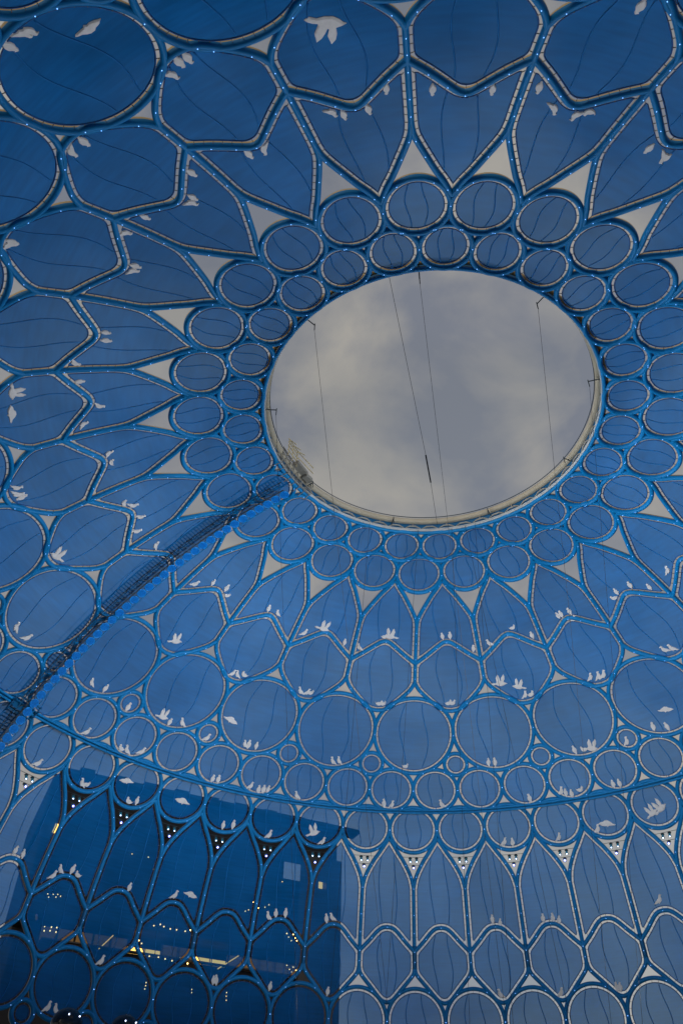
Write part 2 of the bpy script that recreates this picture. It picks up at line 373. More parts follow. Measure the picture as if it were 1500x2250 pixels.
for rn, (pn, cnt, k0, outl, cs, circ) in ROWS.items():
    c = (0.0, cs)
    pin, ln = inset(outl, c, TUBE+SLIT)
    if pn == 'hexagon_panel': pin, ln = rounded(outl, c, TUBE+SLIT, 1.1 if rn == 'hexagon' else 0.7)
    ctr = np.array(c); n = len(pin); LV = [1.0, 0.93, 0.78, 0.58, 0.36, 0.15]
    mb = MB(); V = []
    for l in LV:
        q = ctr+(pin-ctr)*l; V.append(S(q[:, 0], q[:, 1], PAN_OFF))
    V.append(S([0], [cs], PAN_OFF)); V = np.vstack(V); F = []
    for a in range(len(LV)-1):
        for i in range(n): F.append((a*n+i, a*n+(i+1) % n, (a+1)*n+(i+1) % n, (a+1)*n+i))
    a = len(LV)-1
    for i in range(n): F.append((a*n+i, a*n+(i+1) % n, len(V)-1))
    mb.add(V, F); me_p = mb.build(pn, 'fabric', smooth=True, mesh_only=True)
    mb = MB(); mb.tube(S(pin[:, 0], pin[:, 1], PAN_OFF-0.02), 0.055, 5, closed=True, ref=SN(pin[:, 0], pin[:, 1]))
    me_r = mb.build('edge_rim', 'rim', mesh_only=True, smooth=True)
    # two wavering fabric seams
    W = np.abs(pin[:, 0]).max(); s0, s1 = pin[:, 1].min(), pin[:, 1].max(); me_s = []
    if rn not in ('tiny_circle', 'base_tiny'):
        for sd_ in (-1, 1):
            t = np.linspace(0, 1, 60); ss = s0+(s1-s0)*t
            x = sd_*W*(0.23+0.15*np.sin(PI*t)**1.5)+W*0.055*np.sin(2*PI*t)
            Q = np.stack([x, ss], 1); Q = Q[inside(Q, ctr+(pin-ctr)*0.985)]
            mb = MB(); mb.tube(S(Q[:, 0], Q[:, 1], PAN_OFF-0.03), 0.05, 4, ref=SN(Q[:, 0], Q[:, 1]))
            me_s.append(mb.build('seam', 'seam', mesh_only=True, smooth=True))
    # lacing clips that bridge the slit between tube and panel
    mb = MB(); nc = max(8, int(round(ln/0.72)))
    sgm = np.hypot(*(np.roll(pin, -1, 0)-pin).T); cum = np.concatenate([[0], np.cumsum(sgm)]); tt = np.arange(nc)*cum[-1]/nc; pcl = np.vstack([pin, pin[:1]])
    pc = np.stack([np.interp(tt, cum, pcl[:, 0]), np.interp(tt, cum, pcl[:, 1])], 1)
    nx = np.roll(pc, -1, 0)-np.roll(pc, 1, 0); nx /= np.hypot(*nx.T)[:, None]; ou = np.stack([nx[:, 1], -nx[:, 0]], 1)
    sg = np.sign(((pc-ctr)*ou).sum(1)); ou *= sg[:, None]
    q0 = S(*(pc-ou*0.02).T, PAN_OFF-0.05); q1 = S(*(pc+ou*0.33).T, 0.0); nn = SN(*pc.T)
    for i in range(nc):
        ax = (q1[i]-q0[i])/2; ay = np.cross(ax, nn[i]); ay = ay/np.linalg.norm(ay)*0.02
        mb.box((q0[i]+q1[i])/2, ax, ay, nn[i]*0.03)
    me_c = mb.build('clip_row', 'clip', mesh_only=True)
    # tube
    mbt = MB()
    led = []
    if circ:
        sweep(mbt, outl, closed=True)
        nl = 6 if len(outl) > 40 else 3
        ph = PI/6 if rn in ('rim_circle', 'crown_circle', 'large_circle') else PI/4*0.7
        for q in range(nl):
            a_ = ph+q*2*PI/nl; i = int(round(a_/(2*PI)*len(outl))) % len(outl); led.append(outl[i])
    CELL[rn] = dict(panel=me_p, rim=me_r, seams=me_s, clips=me_c, pin=pin, W=W,
                    ring=mbt.build('ring_beam', ['blue_lit_steel', 'sky_lit_steel'], mesh_only=True, smooth=True) if circ else None, led=led)
def beam_mesh(name, paths):
    mb = MB()
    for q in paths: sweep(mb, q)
    return mb.build(name, ['blue_lit_steel', 'sky_lit_steel'], mesh_only=True, smooth=True)
def mirror(q): m_ = q.copy(); m_[:, 0] *= -1; return m_
def rel(q, n):          # path given about a cell centre -> about the joint half a cell to +x
    o = q.copy(); o[:, 0] = q[:, 0]-half(q[:, 1], n); return o
# members that are not rings: (name, count, first k, paths, leds)
def pick(q, fr): return [q[int(f*(len(q)-1))] for f in fr]
BEAMS = [
 ('forked_beam', 27, 0.5, [rel(st_p, 27), rel(br_p, 27), mirror(rel(br_p, 27))],
    pick(rel(st_p, 27), (.15, .5, .9))+pick(rel(br_p, 27), (.12, .55, .75))+pick(mirror(rel(br_p, 27)), (.12, .55, .75))),
 ('chevron_beam', 27, 0.0, [np.vstack([mirror(v_h)[::-1], v_h[1:]])], pick(v_h, (0., .62, .85))+pick(mirror(v_h), (.62, .85))),
 ('cradle_beam', 27, 0.0, [np.vstack([bt_h, mirror(bt_h)[::-1][1:]])], pick(bt_h, (.3, .72))+pick(mirror(bt_h), (.3, .72))),
 ('stem_beam', 27, 0.5, [rel(st_h, 27)], pick(rel(st_h, 27), (.3, .75))),
 ('forked_beam', 54, 0.0, [rel(st_l, 54), rel(br_l, 54), mirror(rel(br_l, 54))],
    pick(rel(st_l, 54), (.12, .5, .85))+pick(rel(br_l, 54), (.5, .75))+pick(mirror(rel(br_l, 54)), (.5, .75))),
 ('arch_beam', 54, 0.25, [np.vstack([mirror(a_l)[::-1], a_l[1:]])], pick(a_l, (0., .55))+pick(mirror(a_l), (.55,))),
 ('stem_beam', 54, 0.0, [rel(st_x, 54)], pick(rel(st_x, 54), (.3, .8))),
 ('cradle_beam', 54, 0.25, [np.vstack([bt_x, mirror(bt_x)[::-1][1:]])], pick(bt_x, (.28,))+pick(mirror(bt_x), (.28,))),
]
def led_mesh(pts):
    mb = MB()
    for x, s in pts:
        c = S(x, s, -TUBE*1.2-0.03); h = 0.042
        vs = [c+np.array(d)*h for d in ((1,0,0),(-1,0,0),(0,1,0),(0,-1,0),(0,0,1),(0,0,-1))]
        mb.add(vs, [(0,2,4),(2,1,4),(1,3,4),(3,0,4),(2,0,5),(1,2,5),(3,1,5),(0,3,5)])
    return mb.build('led_string', 'led', mesh_only=True)

# ------------------------------------------------------------------ ground
def disc_mesh(name, rings, n, matname, z):
    mb = MB(); V = []; F = []
    a = np.arange(n)*2*PI/n
    for r in rings: V += [(r*math.cos(t), r*math.sin(t), z) for t in a]
    for i in range(len(rings)-1):
        for j in range(n): F.append((i*n+j, i*n+(j+1) % n, (i+1)*n+(j+1) % n, (i+1)*n+j))
    if rings[0] > 0 and z == 0: F.append(tuple(range(n))[::-1])
    mb.add(V, F); return mb.build(name, matname)
g = disc_mesh('ground', [1.0, 30, 80, 300, 3000], 72, 'paving', 0.0); tag(g, kind='structure')
pv = disc_mesh('paving_band', [44, 45.2], 108, 'paving_line', 0.006); tag(pv, kind='structure')

# ------------------------------------------------------------------ the dome
dome = empty('lattice_dome')
tag(dome, 'vast blue-lit steel lattice dome of rings and petals with blue-lit fabric panels and round skylight', 'dome')
def spin(o, k): o.rotation_euler = (0, 0, 2*PI*k/NF)
def in_view(pts, mg=260):
    q = to_px(pts); return bool(((q[:, 2] > 1) & (q[:, 0] > -mg) & (q[:, 0] < 1500+mg) & (q[:, 1] > -mg) & (q[:, 1] < 2250+mg)).any())
rear_p = MB(); rear_b = MB()
def rearadd(mb, me, k):
    c, s_ = math.cos(2*PI*k/NF), math.sin(2*PI*k/NF)
    co = np.empty(len(me.vertices)*3); me.vertices.foreach_get('co', co); co = co.reshape(-1, 3)
    co = np.stack([co[:, 0]*c-co[:, 1]*s_, co[:, 0]*s_+co[:, 1]*c, co[:, 2]], 1)
    b = len(mb.v); mb.v.extend(map(tuple, co.tolist()))
    if me.name not in RC: RC[me.name] = ([tuple(p_.vertices) for p_ in me.polygons], [p_.material_index for p_ in me.polygons])
    ff, mi = RC[me.name]; mb.f.extend([tuple(i+b for i in f) for f in ff]); mb.mi.extend(mi)
RC = {}
for rn, (pn, cnt, k0, outl, cs, circ) in ROWS.items():
    C_ = CELL[rn]; lm = led_mesh(C_['led']) if C_['led'] else None
    for i in range(cnt):
        k = k0+i*NF/cnt
        if not in_view(S(outl[::4, 0], outl[::4, 1], 0, k)):
            rearadd(rear_p, C_['panel'], k)
            if circ: rearadd(rear_b, C_['ring'], k)
            continue
        p = link(pn, C_['panel'], dome); spin(p, k)
        link('edge_rim', C_['rim'], p)
        for ms in C_['seams']: link('seam', ms, p)
        tag(link('clip_row', C_['clips'], p), kind='stuff')
        if circ:
            b = link('ring_beam', C_['ring'], dome); spin(b, k)
            tag(link('led_string', lm, b), kind='stuff')
for bn, cnt, k0, paths, leds in BEAMS:
    me = beam_mesh(bn, paths); lm = led_mesh(leds)
    pp = np.vstack(paths)
    for i in range(cnt):
        k = k0+i*NF/cnt
        if not in_view(S(pp[::3, 0], pp[::3, 1], 0, k)): rearadd(rear_b, me, k); continue
        b = link(bn, me, dome); spin(b, k)
        tag(link('led_string', lm, b), kind='stuff')
tag(rear_p.build('fabric_field', 'fabric', dome, smooth=True), kind='stuff')
tag(rear_b.build('beam_field', ['blue_lit_steel', 'sky_lit_steel'], dome, smooth=True), kind='stuff')
# dark splice sleeves at every second joint of the lower hexagons
mb = MB(); ss = np.linspace(55.9, 58.6, 6); mb.tube(S(ss*0, ss), 0.30, 12, ref=SN(ss*0, ss))
me = mb.build('splice_sleeve', 'sleeve', mesh_only=True, smooth=True)
for i in range(27):
    if in_view(S([0], [57], 0, i+.5)): spin(link('splice_sleeve', me, dome), i+.5)
# the ring rail half way up (two tubes and a fin)
a = np.linspace(0, 2*PI, 217)[:-1]
for nm, off, s_, rr in (('rail_tube', -0.95, 38.62, 0.15), ('rail_tube', -0.95, 39.02, 0.15)):
    P = S(0, s_, off); r0 = math.hypot(P[0], P[1]); mb = MB()
    mb.tube(np.stack([r0*np.cos(a), r0*np.sin(a), np.full_like(a, P[2])], 1), rr, 8, closed=True)
    mb.build(nm, 'blue_lit_steel', dome, smooth=True)
mb = MB()
for i in range(108):
    k = i*NF/108; mb.tube([S(0, 38.75, -0.9, k), S(0, 38.5, 0.0, k)], 0.06, 5)
tag(mb.build('rail_bracket_row', 'blue_lit_steel', dome), kind='stuff')
mb = MB(); V = []; n = len(a)
for off, s_ in ((-0.72, 38.60), (-0.72, 39.04)):
    P = S(0, s_, off); r0 = math.hypot(P[0], P[1]); V += [(r0*math.cos(t), r0*math.sin(t), P[2]) for t in a]
mb.add(V, [(i, (i+1) % n, n+(i+1) % n, n+i) for i in range(n)]); mb.build('rail_web', 'sleeve', dome, smooth=True)
# legs that carry the dome to the plaza
mb = MB()
ss = np.linspace(68, 89, 8); mb.tube(S(ss*0, ss), 0.30, 8, ref=SN(ss*0, ss)); me = mb.build('leg', 'blue_lit_steel', mesh_only=True, smooth=True)
for i in range(54): spin(link('leg', me, dome), i*.5)

# --- the skylight ring
def hoop(nm, r, z, rr, mt, n=10):
    mb = MB(); mb.tube(np.stack([r*np.cos(a), r*np.sin(a), np.full_like(a, z+EYE)], 1), rr, n, closed=True); return mb.build(nm, mt, dome, smooth=True)
hoop('skylight_hoop', 17.72, 67.42, 0.20, 'blue_lit_steel')
hoop('skylight_hoop', 17.50, 67.62, 0.10, 'pale_steel')
hoop('skylight_hoop', 17.52, 67.86, 0.07, 'pale_steel')
hoop('skylight_hoop', 17.45, 69.05, 0.36, 'cream_hoop', 14)
hoop('skylight_hoop', 17.10, 69.42, 0.05, 'dark_steel', 6)
mb = MB()
V = [(17.62*math.cos(t), 17.62*math.sin(t), z+EYE) for z in (67.7, 68.85) for t in a]
mb.add(V, [(i, (i+1) % n, n+(i+1) % n, n+i) for i in range(n)]); mb.build('skylight_band', 'sleeve', dome, smooth=True)
mb = MB()
for i in range(54):
    k0_ = i*.5
    def q(dk, z, r=17.5):
        t = PI/2-PHI0+2*PI*(k0_+dk)/NF; return (r*math.cos(t), r*math.sin(t), z+EYE)
    mb.tube([q(.02, 67.95), q(.16, 68.30), q(.34, 68.30), q(.48, 67.95)], [.05, .11, .11, .05], 6)
    if i % 2: mb.tube([q(.25, 68.3), q(.25, 68.8)], 0.07, 6)
tag(mb.build('skylight_truss', 'grey_steel', dome), kind='stuff')
# bracing tubes between skylight ring and rim circles (gold of the warm sky light painted in)
hoop('skylight_hoop', 18.05, 68.05, 0.22, 'sky_lit_steel')

# ------------------------------------------------------------------ suspension arms and cables
ORD = ['first', 'second', 'third', 'fourth', 'fifth', 'sixth', 'seventh', 'eighth', 'ninth', 'tenth', 'eleventh', 'twelfth',
       'thirteenth', 'fourteenth', 'fifteenth', 'sixteenth', 'seventeenth', 'eighteenth', 'nineteenth', 'twentieth']
def ringpt(k, r, z):
    t = PI/2-PHI0+2*PI*k/NF; return np.array((r*math.cos(t), r*math.sin(t), z+EYE))
def ground_at(u, v_far_r=60.0):
    """plaza point in the direction of photo column u near the far wall"""
    d = ray(u, 2250); h = Vector((d.x, d.y, 0)).normalized(); t = 110.0
    q = Vector((cam_pos.x, cam_pos.y, 0))+h*t; return np.array((q.x, q.y, 0.05))
ends = {23.5: 905, 26.46: 1120, 2.54: 1300, 5.55: 1345, 8.4: 1230, 11.4: 1120, 14.4: 900, 17.4: 700, 20.43: 700}
where = {23.5: 'upper left', 26.46: 'top', 2.54: 'upper right', 5.55: 'right', 8.4: 'lower right', 11.4: 'bottom right', 14.4: 'bottom', 17.4: 'lower left', 20.43: 'left'}
for k, u in ends.items():
    p0 = ringpt(k, 18.0, 68.2); p1 = ringpt(k, 16.3, 68.2)
    mb = MB(); mb.tube([p0, p1], 0.06, 6); arm = mb.build('cable_arm', 'dark_steel', dome)
    mb = MB(); mb.tube([p1+np.array((0, 0, .25)), p1-np.array((0, 0, .8))], 0.05, 6); mb.build('pulley_block', 'dark_steel', arm)
    if k in (14.4, 11.4, 8.4, 17.4): continue
    top = ringpt(k, 16.3, 67.4); g_ = ground_at(u)
    mb = MB(); mb.tube([top, top*.5+g_*.5, g_], 0.016, 4)
    tag(mb.build('cable', 'cable'), 'thin dark cable hanging from the arm at the %s of the skylight' % where[k], 'cable', 'cables hanging through the dome')
e = empty('stay_cable', ringpt(25.79, 17.5, 67.6)); base = np.array(e.location)
tp = ringpt(25.79, 17.5, 67.6); d1 = np.array(ray(935, 1000)); d2 = np.array(ray(946, 1060)); d3 = np.array(ray(970, 1157)); c0 = np.array(cam_pos)
q1, q2, q3 = c0+d1*88, c0+d2*90, ringpt(13.02, 17.3, 68.2)
mb = MB(); mb.tube([tp-base, q1-base], 0.02, 4); mb.build('upper_strand', 'cable', e)
mb = MB(); mb.tube([q1-base, q2-base], 0.075, 6); mb.build('turnbuckle', 'cable', e)
mb = MB(); mb.tube([q2-base, q3-base], 0.02, 4); mb.build('lower_strand', 'cable', e)
tag(e, 'dark stay cable with a thick black coupling crossing the open skylight', 'cable')
for k, u0, u_ in ((13.6, 765, 800), (12.6, 1000, 1010), (11.9, 1105, 1110), (15.1, 640, 690), (12.2, 1240, 1290)):
    top = ringpt(k, 17.2, 67.5); g_ = ground_at(u_)
    mb = MB(); mb.tube([top, g_], 0.018, 4)
    tag(mb.build('cable', 'cable'), 'thin dark cable running down the far panels %s' % {13.6: 'just left of centre', 12.6: 'just right of centre', 11.9: 'right of centre', 15.1: 'well left of centre', 12.2: 'near the right edge'}[k], 'cable', 'cables hanging through the dome')

# ------------------------------------------------------------------ stage lamps in the triangles under the lower circles
def make_lamp(low):
    """returns meshes about the lamp's own base (origin at its clamp), hanging down -z, facing inward (-y)"""
    mb = MB(); mb.tube([(0, 0, 0.10), (0, 0, -0.02)], 0.05, 6); mb.tube([(0, 0, -0.02), (0, 0, -0.13), (0, 0, -0.17)], [0.20, 0.24, 0.15], 12)
    clamp = mb.build('clamp', 'dark_steel', mesh_only=True, smooth=False)
    tilt = 0.45 if not low else 0.9
    ax = np.array((0, -math.sin(tilt), -math.cos(tilt))); c0 = np.array((0, 0, -0.18))
    mb = MB(); mb.tube([c0, c0+ax*0.10, c0+ax*0.38, c0+ax*0.46], [0.11, 0.15, 0.17, 0.19], 12, ref=(1, 0, 0))
    house = mb.build('housing', 'lamp_teal', mesh_only=True, smooth=False)
    mb = MB(); mb.tube([c0+ax*0.462, c0+ax*0.50], 0.195, 12, ref=(1, 0, 0)); ring = mb.build('lens_ring', 'lens_ring', mesh_only=True)
    mb = MB(); mb.tube([c0+ax*0.503, c0+ax*0.56], [0.10, 0.06] if low else [0.075, 0.05], 10, ref=(1, 0, 0)); lens = mb.build('lens', 'lens', mesh_only=True)
    return clamp, house, lens, ring
lampm = {0: make_lamp(False), 1: make_lamp(True)}
mb = MB(); mb.tube([S(-1.55, 45.06, 0.0), S(1.55, 45.06, 0.0)], 0.03, 5); bar1 = mb.build('lamp_bar', 'dark_steel', mesh_only=True)
mb = MB(); mb.tube([S(-0.95, 46.05, 0.0), S(0.95, 46.05, 0.0)], 0.03, 5); bar2 = mb.build('lamp_bar', 'dark_steel', mesh_only=True)
vis_tri = sorted([i*.5 for i in range(54) if in_view(S([0], [46], 0, i*.5), 20)], reverse=True)
for i in range(54):
    k = i*.5; tri = vis_tri.index(k) if k in vis_tri else None
    if tri is not None:
        spin(link('lamp_bar', bar1, dome), k); spin(link('lamp_bar', bar2, dome), k)
    ang = PI/2-PHI0+2*PI*k/NF
    for j, (x, s_, low, nm) in enumerate(((0.43, 45.12, 0, 'upper left'), (-0.43, 45.12, 0, 'upper right'), (0.0, 46.1, 1, 'bottom'))):
        if tri is None: continue
        P = S(x, s_, -0.02, k)
        e = empty('stage_lamp', P); e.rotation_euler = (0, 0, ang-PI/2)
        for me in lampm[low][:3]: link(me.name.split('.')[0], me, e)
        if low: link('lens_ring', lampm[low][3], e)
        lb = '%s stage lamp of three in the %s lamp triangle from the left' % (nm, ORD[tri])
        tag(e, lb, 'lamp', 'stage lamps in the lattice triangles')

# ------------------------------------------------------------------ maintenance gantry along one meridian
GK = 18.0
gan = empty('maintenance_gantry', S(0, 0, 0, GK)); gb = np.array(gan.location)
tag(gan, 'long curved maintenance gantry with ladder and row of blue discs crossing the dome at left', 'gantry')
sg_ = np.linspace(-1.5, 47, 90)
def gx(s): return -0.30-0.10*np.clip(s/20, 0, 1)          # slight drift of the disc row
mb = MB(); mb.tube(S(gx(sg_)-0.62, sg_, -1.65, GK)-gb, 0.05, 5); mb.build('rail', 'blue_lit_steel', gan)
mb = MB(); mb.tube(S(gx(sg_)+0.62, sg_, -1.65, GK)-gb, 0.06, 5); mb.build('rail', 'dark_steel', gan)
mb = MB(); mb.tube(S(gx(sg_)+1.25, sg_, -1.45, GK)-gb, 0.06, 5); mb.build('rail', 'sleeve', gan)
mb = MB(); mb.tube(S(gx(sg_)+1.05, sg_, -0.7, GK)-gb, 0.05, 5); mb.build('rail', 'dark_steel', gan)
mb = MB()
for q, s_ in enumerate(np.arange(-1, 47, 0.8)):
    o = 0.4 if q % 2 else -0.4
    mb.tube([S(gx(s_)+.62, s_, -1.65, GK)-gb, S(gx(s_)+1.25, s_+.8, -1.45, GK)-gb], 0.035, 4)
    mb.tube([S(gx(s_)+1.25, s_, -1.45, GK)-gb, S(gx(s_)+1.05, s_+o, -.7, GK)-gb], 0.035, 4)
    mb.tube([S(gx(s_)-.62, s_, -1.65, GK)-gb, S(gx(s_)+.62, s_, -1.65, GK)-gb], 0.03, 4)
tag(mb.build('truss_web', 'dark_steel', gan), kind='stuff')
def disc_meshes():
    m1 = MB(); th = np.arange(20)*2*PI/20
    m1.tube(np.stack([.49*np.cos(th), .49*np.sin(th), 0*th], 1), 0.06, 6, closed=True)
    m2 = MB(); m2.tube([(0, 0, -.03), (0, 0, .03)], 0.45, 20, ref=(1, 0, 0))
    for y in (-.2, .0, .2): m2.box((y, 0, -.05), (.018, 0, 0), (0, .38, 0), (0, 0, .02))
    return m1.build('disc', 'disc_blue', mesh_only=True, smooth=True), m2.build('disc_face', 'disc_face', mesh_only=True)
dm1, dm2 = disc_meshes()
for s_ in np.arange(-1.2, 46, 1.18):
    P = S(gx(s_), s_, -1.68, GK); nrm = Vector(SN(gx(s_), s_, GK)); t = Vector(S(0, s_+.1, 0, GK)-S(0, s_, 0, GK)).normalized()
    o = link('disc', dm1, gan); o.location = Vector(P-gb)
    bx_ = nrm.cross(t); R3 = Matrix((t, bx_, nrm)).transposed(); o.rotation_euler = R3.to_euler()
    link('disc_face', dm2, o)
# outer ladder, outside the fabric
mb = MB(); mb.tube(S(-1.40+sg_*0, sg_, 1.5, GK)-gb, 0.09, 5); mb.build('ladder_stile', 'dark_steel', gan)
mb = MB(); mb.tube(S(0.20+sg_*0, sg_, 1.5, GK)-gb, 0.09, 5); mb.build('ladder_stile', 'dark_steel', gan)
mb = MB()
for s_ in np.arange(-1, 47, 0.40):
    c = S(-0.6, s_, 1.5, GK)-gb; t = S(-0.6, s_+.1, 1.5, GK)-S(-0.6, s_, 1.5, GK); t /= np.linalg.norm(t); nn = SN(-.6, s_, GK)
    mb.box(c, np.cross(nn, t)*0.80, t*0.075, nn*0.03)
tag(mb.build('ladder_tread_row', 'dark_steel', gan), kind='stuff')
mb = MB()
for s_ in np.arange(-1, 47, 1.6):
    for x in (-1.40, 0.20): mb.tube([S(x, s_, 1.5, GK)-gb, S(x, s_, 2.6, GK)-gb], 0.03, 4)
for x in (-1.40, 0.20): mb.tube(S(x+sg_*0, sg_, 2.6, GK)-gb, 0.03, 4)
tag(mb.build('ladder_handrail', 'dark_steel', gan), kind='stuff')
# carriage on the skylight ring
mb = MB()
def rp_(k, r, z): return ringpt(k, r, z)-gb
for z in (67.2, 68.0, 68.9, 69.7):
    mb.tube([rp_(17.25+.1*q, 17.1, z) for q in range(16)], 0.06, 5)
for q in range(8):
    mb.tube([rp_(17.25+.21*q, 17.1, 67.2), rp_(17.25+.21*q, 17.1, 69.7)], 0.05, 5)
    mb.tube([rp_(17.25+.21*q, 17.1, 67.3), rp_(17.25+.21*q, 18.3, 67.1)], 0.05, 5)
mb.build('carriage_frame', 'grey_steel', gan)
mb = MB()
for k_ in (18.15, 18.4, 18.65):
    mb.tube([rp_(k_, 16.6, 68.5), rp_(k_, 16.6, 71.1), rp_(k_-.25, 16.2, 71.1)], 0.06, 5)
for z in (69.3, 70.0, 70.6, 71.1): mb.tube([rp_(18.1, 16.6, z), rp_(18.7, 16.6, z)], 0.07, 5)
for z in (70.2, 71.1): mb.tube([rp_(18.1, 16.6, z), rp_(17.5, 16.0, z-1.0)], 0.06, 5)
mb.build('guard_cage', 'yellow_steel', gan)
mb = MB(); mb.box(rp_(17.9, 16.7, 69.1), (ringpt(18.4, 16.7, 0)-ringpt(17.9, 16.7, 0))*.55, (0, 0, .22), (ringpt(17.9, 17.2, 0)-ringpt(17.9, 16.7, 0))*.8)
mb.box(rp_(17.55, 16.7, 68.7), (ringpt(17.7, 16.7, 0)-ringpt(17.5, 16.7, 0))*.7, (0, 0, .25), (ringpt(17.9, 17.2, 0)-ringpt(17.9, 16.7, 0))*.7)
mb.build('motor_box', 'grey_steel', gan)
# trolley on the ring rail
mb = MB()
for dk in (-.14, 0, .14):
    mb.tube([S(0, 37.9, -1.3, 18.0+dk)-gb, S(0, 39.6, -1.3, 18.0+dk)-gb], 0.09, 5)
    mb.tube([S(0, 38.3, -1.6, 18.0+dk)-gb, S(0, 39.9, -.3, 18.0+dk)-gb], 0.07, 5)
for s_ in (37.9, 38.5, 39.1, 39.6): mb.tube([S(0, s_, -1.35, 17.85+.1*q)-gb for q in range(4)], 0.09, 5)
mb.box(S(0, 38.9, -1.0, 18.02)-gb, S(1.3, 38.9, -1.0, 18.02)-S(0, 38.9, -1.0, 18.02), (0, 0, .45), SN(0, 38.9, 18.02)*.3)
mb.build('trolley', 'sleeve', gan)

# ------------------------------------------------------------------ the building seen through the fabric
hd = lambda u, v: math.hypot(ray(u, v).x, ray(u, v).y)
D1 = 150.0
dL = ray(130, 1690); H = D1*dL.z/hd(130, 1690)
dR = ray(780, 1828); D2 = H/(dR.z/hd(780, 1828))
A0 = np.array(cam_pos)+np.array(dL)*D1/hd(130, 1690); A1 = np.array(cam_pos)+np.array(dR)*D2/hd(780, 1828)
U = A1-A0; U[2] = 0; LEN = np.linalg.norm(U); U /= LEN; Wn = np.array((-U[1], U[0], 0.0))
if np.dot(Wn, A0-np.array(cam_pos)) < 0: Wn = -Wn                      # depth axis, away from the viewer
def fac(u, v, d=0.0):
    """photo point -> (along, height) on the facade plane d metres in front"""
    r_ = np.array(ray(u, v)); p0 = A0-Wn*d; c = np.array(cam_pos); t = np.dot(p0-c, Wn)/np.dot(r_, Wn); q = c+r_*t
    return float(np.dot(q-A0, U)), float(q[2])
bld = empty('office_building', (A0[0]+U[0]*LEN/2, A0[1]+U[1]*LEN/2, 0)); bb = np.array(bld.location)
tag(bld, 'dark flat roofed building with warm lit storeys seen through the fabric at lower left', 'building')
def fbox(name, a0, a1, z0, z1, d0, d1, mt, parent=None):
    mb = MB(); c = A0*np.array((1, 1, 0))+U*(a0+a1)/2+Wn*(d0+d1)/2; c[2] = (z0+z1)/2
    par = parent or bld
    mb.box(c-bb, U*(a1-a0)/2, Wn*(d1-d0)/2, (0, 0, (z1-z0)/2)); o = mb.build(name, mt, par); return o
aSlot0 = fac(622, 1930)[0]; aR = fac(739, 1900)[0]; zW = fac(715, 1893)[1]; zSl = fac(622, 1928)[1]; zSh = fac(622, 1892)[1]
zb0, zb1 = fac(430, 2118)[1], fac(430, 2062)[1]       # lit storey
a_s, a_e = fac(95, 2040)[0], fac(690, 2150)[0]
zTop = H+EYE
fbox('wall', 0, aSlot0, zb1, zSh-0.0, 0, 28, 'facade')
fbox('wall', 0, aR-0.02, 0, zb0, 0, 28, 'facade')
fbox('wall', aSlot0+0.02, aR, zb1, zSl, 0.5, 4, 'facade')
fbox('wall', 0.02, aSlot0, zb0+.01, zb1-.01, 9, 27, 'facade')
fbox('wall', aSlot0+.01, aR, zb0+.01, zb1-.01, 5.6, 6, 'facade')
fbox('ceiling', aSlot0+.03, aR-.02, zb1-.3, zb1-.02, 1.0, 5.5, 'facade')
fbox('roof_slab', -0.5, aSlot0, zSh+0.02, zTop-1.2, -0.5, 29, 'facade')
fbox('roof_slab', aSlot0+.02, LEN*0.93, zSh+0.02, zTop-1.2, -0.5, 0.3, 'facade')
rf = fbox('roof_edge', 0.3, LEN, zTop-1.19, zTop-.4, -2.0, 1.0, 'facade')
for i in range(9):
    a_ = LEN*(0.06+0.1*i); fbox('roof_fin', a_, a_+LEN*0.045, zTop-.39, zTop+0.55-.08*i, -1.4, 4, 'facade', rf)
fbox('side_wing', aSlot0+LEN*0.06, aR+0.6, 0, zW, -1.2, 0.45, 'facade_pale')
# the roof frame either side of the open slot
nw = 16
for i in range(nw):
    a0 = a_s+(a_e-a_s)*i/nw; a1 = a_s+(a_e-a_s)*(i+1)/nw
    mtw = 'warm' if i in (5, 6, 9, 10) else 'warm_dim'
    wd = fbox('window', a0+.12, a1-.12, zb0+.25, zb0+(zb1-zb0)*(.62 if mtw == 'warm' else .9), 5.0, 5.3, mtw)
    fbox('mullion', a0-.06, a0+.06, zb0+.02, zb1-.02, 4.0, 4.2, 'facade', wd)
fbox('balcony', a_s, a_e, zb0+.005, zb0+.22, -1.0, -0.02, 'facade_pale')
# a lit entrance niche high up and strip lights
def px_strip(name, u0, v0, u1, v1, rr, mt):
    p0, p1 = fac(u0, v0, .4), fac(u1, v1, .4); b_ = A0*np.array((1, 1, 0))-Wn*.4-bb; b_[2] = 0
    q0 = b_+U*p0[0]; q0[2] = p0[1]; q1 = b_+U*p1[0]; q1[2] = p1[1]
    mb = MB(); mb.tube([q0, q1], rr, 6); return mb.build(name, mt, bld)
px_strip('strip_light', 217, 2086, 249, 2056, 0.08, 'warm'); px_strip('strip_light', 478, 2130, 524, 2101, 0.08, 'warm')
px_strip('strip_light', 118, 1830, 126, 1812, 0.35, 'warm'); px_strip('strip_light', 80, 2010, 80, 2022, 0.2, 'warm_dim')
def niche(u0, v0, u1, v1):
    (a0, z1), (a1, z0) = fac(u0, v0, 1.25), fac(u1, v1, 1.25)
    return fbox('lit_niche', a0, a1, z0, z1, -1.28, -1.22, 'warm')
niche(700, 1938, 708, 1954)
fbox('lit_niche', fac(709, 1945, 1.25)[0], fac(717, 1945, 1.25)[0], fac(709, 1954, 1.25)[1], fac(709, 1940, 1.25)[1], -1.27, -1.22, 'warm_dim')
mb = MB(); r_b = 0.075
